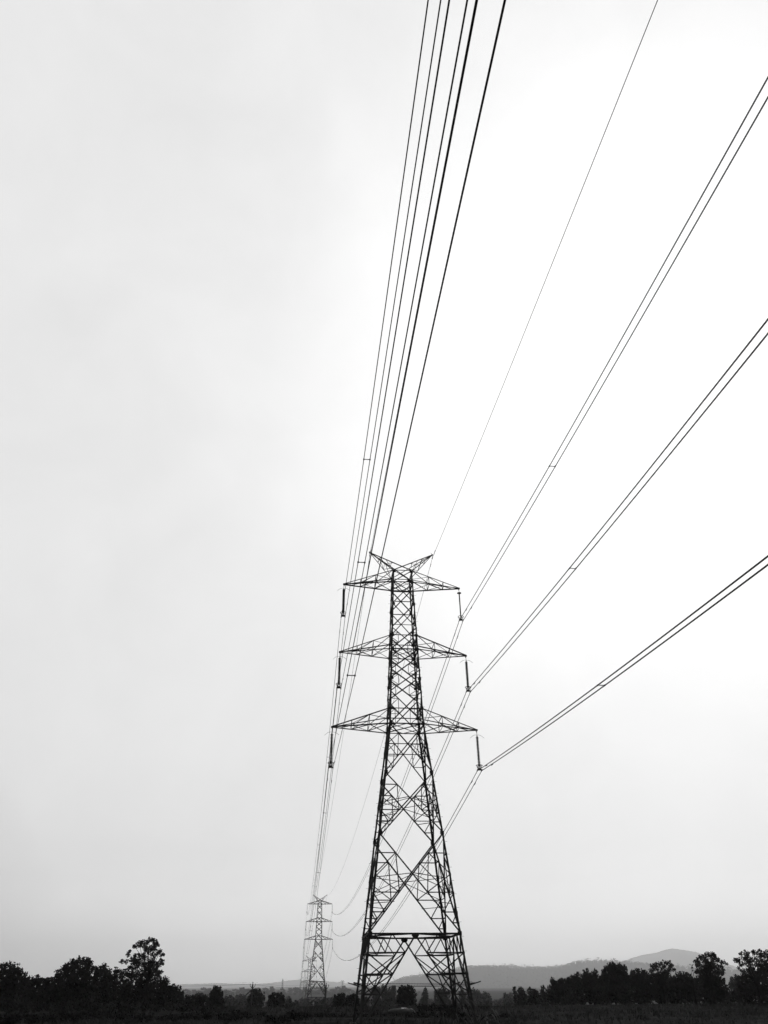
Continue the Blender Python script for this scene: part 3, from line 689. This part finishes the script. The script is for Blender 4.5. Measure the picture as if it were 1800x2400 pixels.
# hazy tree line on the far rise: each tree its own copy of three crowns
far_protos = []; cnt = [0, 0, 0]; FR = ['back', 'middle', 'front']; FW = ['left of the second pylon', 'between the two largest pylons', 'seen inside the near pylon']
def far_tree(i, P, h):
    k = i % 3
    if len(far_protos) < 3:
        rr = random.Random(50 + k); root = empty('tree', P); m = MB(); Ls = []
        for j in range(9):
            a = rr.uniform(0, 6.28); q = rr.uniform(0, 5.5); Ls.append((Vector((q * math.cos(a), q * math.sin(a), rr.uniform(4, 12.5) - q * .4)), rr.uniform(2.6, 4.2), .9))
        crown(m, Ls, rr, .7, 1.6, True); m.build('crown', LEAF, root)
        m = MB(); m.tube([(0, 0, -1), (0, 0, 8)], [.5, .3], 6); m.build('trunk', BARK, root); far_protos.append(root)
    else: root = copy_tree(far_protos[k])
    root.location = P; s = h / 15; wf = R_.uniform(1.2, 2.3); root.scale = (s * wf, s * wf, s)
    cnt[layer] += 1; n = cnt[layer]; od = '%d%s' % (n, 'th' if 10 < n % 100 < 14 else {1: 'st', 2: 'nd', 3: 'rd'}.get(n % 10, 'th'))
    tag(root, 'hazy grey tree on the far rise, %s from the left in the %s row' % (od, FR[layer]), 'tree', 'hazy trees along the far rise')
rr = random.Random(11); i = 0
prof_far = [(380, 2335), (432, 2318), (450, 2321), (470, 2317), (500, 2313), (545, 2314), (572, 2311), (600, 2314), (624, 2310), (648, 2313), (670, 2318), (690, 2310), (718, 2313), (745, 2312), (778, 2315), (796, 2310), (811, 2309), (823, 2313), (850, 2312), (880, 2314), (910, 2316), (940, 2325), (990, 2330)]
for layer, (D, off) in enumerate(((3100, 0), (2850, 6), (2600, 13))):
    px = 384 + layer * 3
    while px < (880 if layer == 0 else 1000):
        for (a, ya), (b, yb) in zip(prof_far, prof_far[1:]):
            if a <= px <= b: py = lerp(ya, yb, (px - a) / (b - a)); break
        P = at(px, py + off + rr.uniform(-3, 7), D + rr.uniform(-60, 60)); gz = ground(P.x, P.y)
        far_tree(i, (P.x, P.y, gz), max(7, P.z - gz)); i += 1; px += rr.uniform(9, 17)
# woods on the near ridge, nobody could count them
m = MB(); rr = random.Random(21)
for P in ridge1:
    for _ in range(3):
        q = P + Vector((rr.uniform(-9, 9), rr.uniform(-30, 30), 0)); h = rr.choice([15, 18, 22, 27, 32, 50 if rr.random() < .3 else 18])
        wd = h * rr.uniform(.35, .9)
        for k in range(40):
            c = q + Vector((rr.gauss(0, wd * .4), rr.gauss(0, wd * .4), rr.uniform(-2, h * .9) )); leafquad(m, c, 5.4, rr)
for _ in range(2600):
    P = rr.choice(ridge1); u = rr.uniform(0, .95); o_ = Vector((P.x - CAM.x, P.y - CAM.y, 0)).normalized()
    q = Vector((P.x, P.y, 0)) - o_ * (1200 * u) + Vector((rr.uniform(-15, 15), 0, 0)); hh = [(0, 1), (.2, .82), (.4, .55), (.6, .3), (.8, .12), (1, 0)]
    for (a, ya), (b, yb) in zip(hh, hh[1:]):
        if a <= u <= b: f_ = lerp(ya, yb, (u - a) / (b - a)); break
    z = -30 + (P.z + 30) * f_
    for k in range(7): leafquad(m, Vector((q.x + rr.gauss(0, 4), q.y + rr.gauss(0, 4), z + rr.uniform(0, 9))), 4.6, rr)
tag(m.build('hillside_woods', LEAF), 'distant woods covering the grey ridge', 'woods', kind='stuff')

rr = random.Random(77); px = 436; k_ = 0
FP_ = ['left of the strutted pole', 'between the strutted pole and the second pylon', 'around the feet of the second pylon', 'left of the near pylon legs', 'seen through the near pylon', 'right of the near pylon']
while px < 1290:
    w_ = rr.uniform(16, 30); ty = rr.uniform(2335, 2345) if px < 1190 else rr.uniform(2338, 2346); D = rr.uniform(520, 850)
    zone = 0 if px < 590 else 1 if px < 690 else 2 if px < 775 else 3 if px < 850 else 4 if px < 1100 else 5
    l = [(px + w_ * rr.uniform(-.4, .4), ty + rr.uniform(4, 9), rr.uniform(4, 7)) for _ in range(4)] + [(px, ty + 14, 9)]
    tree('tree', '%s grey tree in the low band %s' % (('squat', 'rounded', 'uneven', 'bushy', 'ragged', 'small', 'flat topped', 'slender', 'lopsided', 'twin headed', 'plump', 'feathery', 'hunched', 'broad', 'wispy')[k_ % 15], FP_[zone]), D, l, True, .6, 1.2, 'low trees beyond the field edge', LEAF if rr.random() < .6 else LEAF2, 'tree', seed=k_)
    px += w_ * rr.uniform(.75, 1.1); k_ += 1

# ------------------------------------------------------------------ field growth
m = MB(); rr = random.Random(31)
def inview(D, px): 
    P = at(px, 2310, D); return P.x, P.y
for _ in range(9000):
    D = 60 + 115 * rr.random() ** .8; px = rr.uniform(-60, 1860); x, y = inview(D, px); z = ground(x, y)
    h = rr.uniform(.12, .4) * (1.5 if hnoise(x * 6, y * 6) > .2 else .8)
    for k in range(4):
        a = rr.uniform(0, 6.28); l = h * rr.uniform(.3, .8); o = len(m.v); bx, by = x + rr.uniform(-.15, .15), y + rr.uniform(-.15, .15)
        dx, dy = math.cos(a), math.sin(a)
        m.v += [(bx - dy * .03, by + dx * .03, z - .03), (bx + dy * .03, by - dx * .03, z - .03), (bx + dx * l * .5 + dy * .02, by + dy * l * .5 - dx * .02, z + h * .7), (bx + dx * l, by + dy * l, z + h)]
        m.f += [(o, o + 1, o + 2), (o, o + 2, o + 3)]
tag(m.build('field_grass', BLADE), 'rough low grass and stubble of the dark field', 'grass', kind='stuff')
def bush(px, D, top_py, wpx, label, leaf=.16):
    rr = random.Random(int(px * 3 + D)); n = max(3, int(wpx / 9)); l = []
    for i in range(n):
        x = px - wpx / 2 + wpx * (i + .5) / n; r = rr.uniform(5, 9); l.append((x, top_py + r + rr.uniform(0, 5), r))
    tree('bush', label, D, l, True, leaf, 1.1, 'bushes along the near field edge', None, 'bush')
BUSHES = [(30, 150, 2340, 90, 'black hedge at the left edge under the domed tree'), (130, 150, 2342, 90, 'black hedge below the low rounded bush'), (225, 150, 2345, 90, 'black hedge below the broad leaning tree'),
          (320, 148, 2345, 90, 'black hedge below the tall open tree'), (410, 146, 2350, 90, 'black hedge right below the sloping tree'), (490, 142, 2356, 80, 'black scrub below the two-headed tree'),
          (560, 140, 2365, 70, 'low black scrub at the foot of the pole strut'), (635, 140, 2369, 80, 'low black scrub right of the pole strut'), (715, 138, 2369, 80, 'low black scrub below the second pylon'),
          (790, 136, 2366, 70, 'black scrub left of the near pylon foot'), (855, 132, 2362, 50, 'black scrub behind the left foot of the near pylon'), (905, 130, 2366, 50, 'low black scrub left of the pale edged mound'),
          (1010, 128, 2350, 60, 'tall black scrub between the mound and the right legs'), (1060, 126, 2352, 50, 'black scrub behind the right foot of the near pylon'), (1120, 150, 2356, 60, 'low black scrub right of the near pylon'),
          (1500, 110, 2380, 26, 'lone low tuft of scrub in the right field')]
for b in BUSHES: bush(*b)
rr = random.Random(91); px = 20; k_ = 0
while px < 1175:
    w_ = rr.uniform(45, 85)
    near_ = 'the left grove' if px < 430 else 'the strutted pole' if px < 650 else 'the second pylon' if px < 800 else 'the near pylon legs'
    bush(px, rr.uniform(98, 118), rr.uniform(2366, 2377), w_, '%s black clump of weeds in the field before %s' % (('low', 'wide', 'ragged', 'thin', 'humped', 'flat', 'tufted', 'sparse', 'rounded', 'spiky', 'sprawling')[k_ % 11], near_), .12)
    px += w_ * .8; k_ += 1

def strap(m, p0, a, L_, up, wid, droop, n=8):
    p0 = Vector(p0); d = Vector((math.cos(a), math.sin(a), 0)); sd_ = Vector((-d.y, d.x, 0)); o = len(m.v)
    for i in range(n + 1):
        t = i / n; c = p0 + d * (L_ * t) + Vector((0, 0, up * t - droop * t * t)); ww = wid * math.sin(math.pi * (.12 + .88 * t)) + .004
        fold = Vector((0, 0, ww * .35)); m.v += [tuple(c - sd_ * ww + fold), tuple(c), tuple(c + sd_ * ww + fold)]
    for i in range(n):
        for k in (0, 1): q = o + i * 3 + k; m.f.append((q, q + 1, q + 4, q + 3))
def maize(px, D, top_py, label, sc_=1.):
    P = at(px, top_py, D); z0 = ground(P.x, P.y); h = P.z - z0; rr = random.Random(int(px + D)); root = empty('crop_plant', (P.x, P.y, z0))
    m = MB(); m.tube([(0, 0, -.05), (.02, 0, h * .5), (.05, 0, h * .9)], [.035, .03, .015], 6); m.build('stalk', BLADE, root)
    m = MB()
    for i in range(11):
        zz = h * (.2 + .7 * i / 11); strap(m, (.03, 0, zz), i * 2.4 + rr.random(), rr.uniform(.6, 1.0) * sc_, rr.uniform(.5, .9) * sc_, .05 * sc_, rr.uniform(1.0, 1.7) * sc_)
    m.build('foliage', BLADE, root); tag(root, label, 'plant', 'tall leafy crop plants near the pylon')
maize(1080, 72, 2330, 'tall arching leafy plant against the right legs of the near pylon', 1.3)
maize(1093, 73, 2336, 'leafy plant drooping just inside the outer right leg', 1.2)
maize(1143, 66, 2354, 'lone crop plant with drooping leaves right of the near pylon', 1.4)
maize(1150, 67, 2362, 'shorter drooping plant beside the lone crop plant', 1.2)
maize(1128, 70, 2366, 'low leafy plant between the pylon leg and the lone crop plant', 1.)
maize(1062, 74, 2350, 'leafy plant in front of the inner right leg', 1.1)
maize(1036, 76, 2362, 'low leafy plant left of the inner right leg', 1.)
maize(537, 150, 2323, 'tall bare stalk with a drooping leafy head left of the utility pole', 1.5)

# ------------------------------------------------------------------ utility poles with light wires
def pole(px, D, top_py, lean, label, strut=None):
    P = at(px, top_py, D); gz = ground(P.x, P.y); h = P.z - gz; r = empty('utility_pole', (P.x, P.y, gz))
    m = MB(); m.tube([(-lean, 0, -.3), (-lean * .5, 0, h * .5), (0, 0, h)], [.23, .2, .17], 10); m.build('post', WOOD, r)
    m = MB()
    for s in (-1, 1): m.bar((0, -.1, h - .95), (s * .6, -.1, h - .4), .07, .02, (0, -1, 0))
    m.bar((-.35, -.12, h - .8), (.35, -.12, h - .8), .06, .02, (0, -1, 0)); m.build('cross_arm', WOOD, r)
    for x, z in ((-.6, h - .38), (.6, h - .38), (0, h)):
        m = MB(); m.lathe((x, -.1 if x else 0, z), [(-.02, .03), (.08, .04), (.14, .11), (.2, .12), (.26, .07), (.36, .08), (.42, .03)], 10); m.build('insulator', PORC, r, True)
    if strut:
        Q = at(strut[0], strut[1], D - 3); gq = ground(Q.x, Q.y); m = MB(); m.tube([(-.12, 0, h - 1.2), (Q.x - P.x, Q.y - P.y, gq - gz - .2)], [.14, .18], 8); m.build('strut', WOOD, r)
    tag(r, label, 'utility pole', 'roadside utility poles'); return P
P1 = pole(592.5, 215, 2306, .05, 'utility pole with a V shaped crossarm propped by a long leaning strut', (538, 2374))
P2 = pole(764.6, 210, 2308, .2, 'slightly leaning utility pole beside the right foot of the second pylon')
PL = at(150, 2300, 230)
def line(a, b, sag, r, label):
    a, b = Vector(a), Vector(b); m = MB(); m.tube([a.lerp(b, i / 30) - Vector((0, 0, 4 * sag * (i / 30) * (1 - i / 30))) for i in range(31)], r, 5); tag(m.build('service_wire', WIRE, None, True), label, 'power line', 'thin wires between the utility poles')
for k, (dx, dz) in enumerate(((-.6, 0.0), (0, .4), (.6, 0.0))):
    o = Vector((dx, 0, dz)); wn = ['left', 'middle', 'right'][k]
    line(P1 + o, P2 + o, .7, .012, 'thin service wire from the strutted pole to the leaning pole, %s insulator' % wn)
    line(PL + o, P1 + o, .7, .012, 'thin service wire coming from the left grove to the strutted pole, %s insulator' % wn)

# fence post and mound
P = at(1182, 2344, 118); gz = ground(P.x, P.y); m = MB(); m.tube([(P.x, P.y, gz - .1), (P.x - .05, P.y, P.z)], [.09, .075], 8); m.box((P.x - .05, P.y, P.z - .25), .2, .05, .05)
tag(m.build('fence_post', WOOD), 'single short post standing in the field edge right of the near pylon', 'post')
P = at(940, 2372, 124); gz = ground(P.x, P.y); r = empty('straw_heap', (P.x, P.y, gz))
m = MB(); rr = random.Random(5); nu, nv = 28, 9; a_, b_, h_ = 1.95, 1.3, at(945, 2363, 124).z - gz
for j in range(nv + 1):
    for i in range(nu):
        ph = math.pi / 2 * j / nv; th = 2 * math.pi * i / nu; e = .55
        cr = math.cos(ph) ** e; m.v.append((a_ * cr * math.cos(th) * (1 + rr.uniform(-.03, .03)), b_ * cr * math.sin(th), h_ * math.sin(ph) ** .8 * (1 + rr.uniform(-.04, .04))))
for j in range(nv):
    for i in range(nu): i2 = (i + 1) % nu; m.f.append((j * nu + i, j * nu + i2, (j + 1) * nu + i2, (j + 1) * nu + i))
m.build('heap', STRAW, r)
m = MB(); n = 14
for i in range(n + 1):
    th = lerp(-.15, 1.0, i / n) * math.pi / 2; x = a_ * 1.03 * max(0.0, math.cos(th)) ** .55 if th < math.pi / 2 else 0; z = h_ * 1.02 * max(0.02, math.sin(max(th, .02))) ** .8
    for y in (-.28, -.1, .1, .28): m.v.append((x - (.0), y * 1.6, z + .03 * math.cos(i * 1.3 + y * 6)))
for i in range(n):
    for k in range(3): q = i * 4 + k; m.f.append((q, q + 1, q + 5, q + 4))
m.build('cover_sheet', SHEET, r)
tag(r, 'low dark heap with a pale sheet over its right shoulder, under the near pylon', 'heap')

# ------------------------------------------------------------------ haze
m = MB(); bx = 23500
m.box((0, 0, 480), bx * 2, bx * 2, 1040)
hz = m.build('haze', STEEL); hz.data.materials.clear()
hm = bpy.data.materials.new('haze_air'); hm.use_nodes = True; t = hm.node_tree; t.nodes.clear()
mo = t.nodes.new('ShaderNodeOutputMaterial'); pv = t.nodes.new('ShaderNodeVolumePrincipled'); pv.inputs['Color'].default_value = (1, 1, 1, 1); pv.inputs['Density'].default_value = .000085; pv.inputs['Anisotropy'].default_value = .8
t.links.new(pv.outputs[0], mo.inputs['Volume']); hz.data.materials.append(hm)
tag(hz, 'thin pale haze over the whole plain', 'haze', kind='stuff')
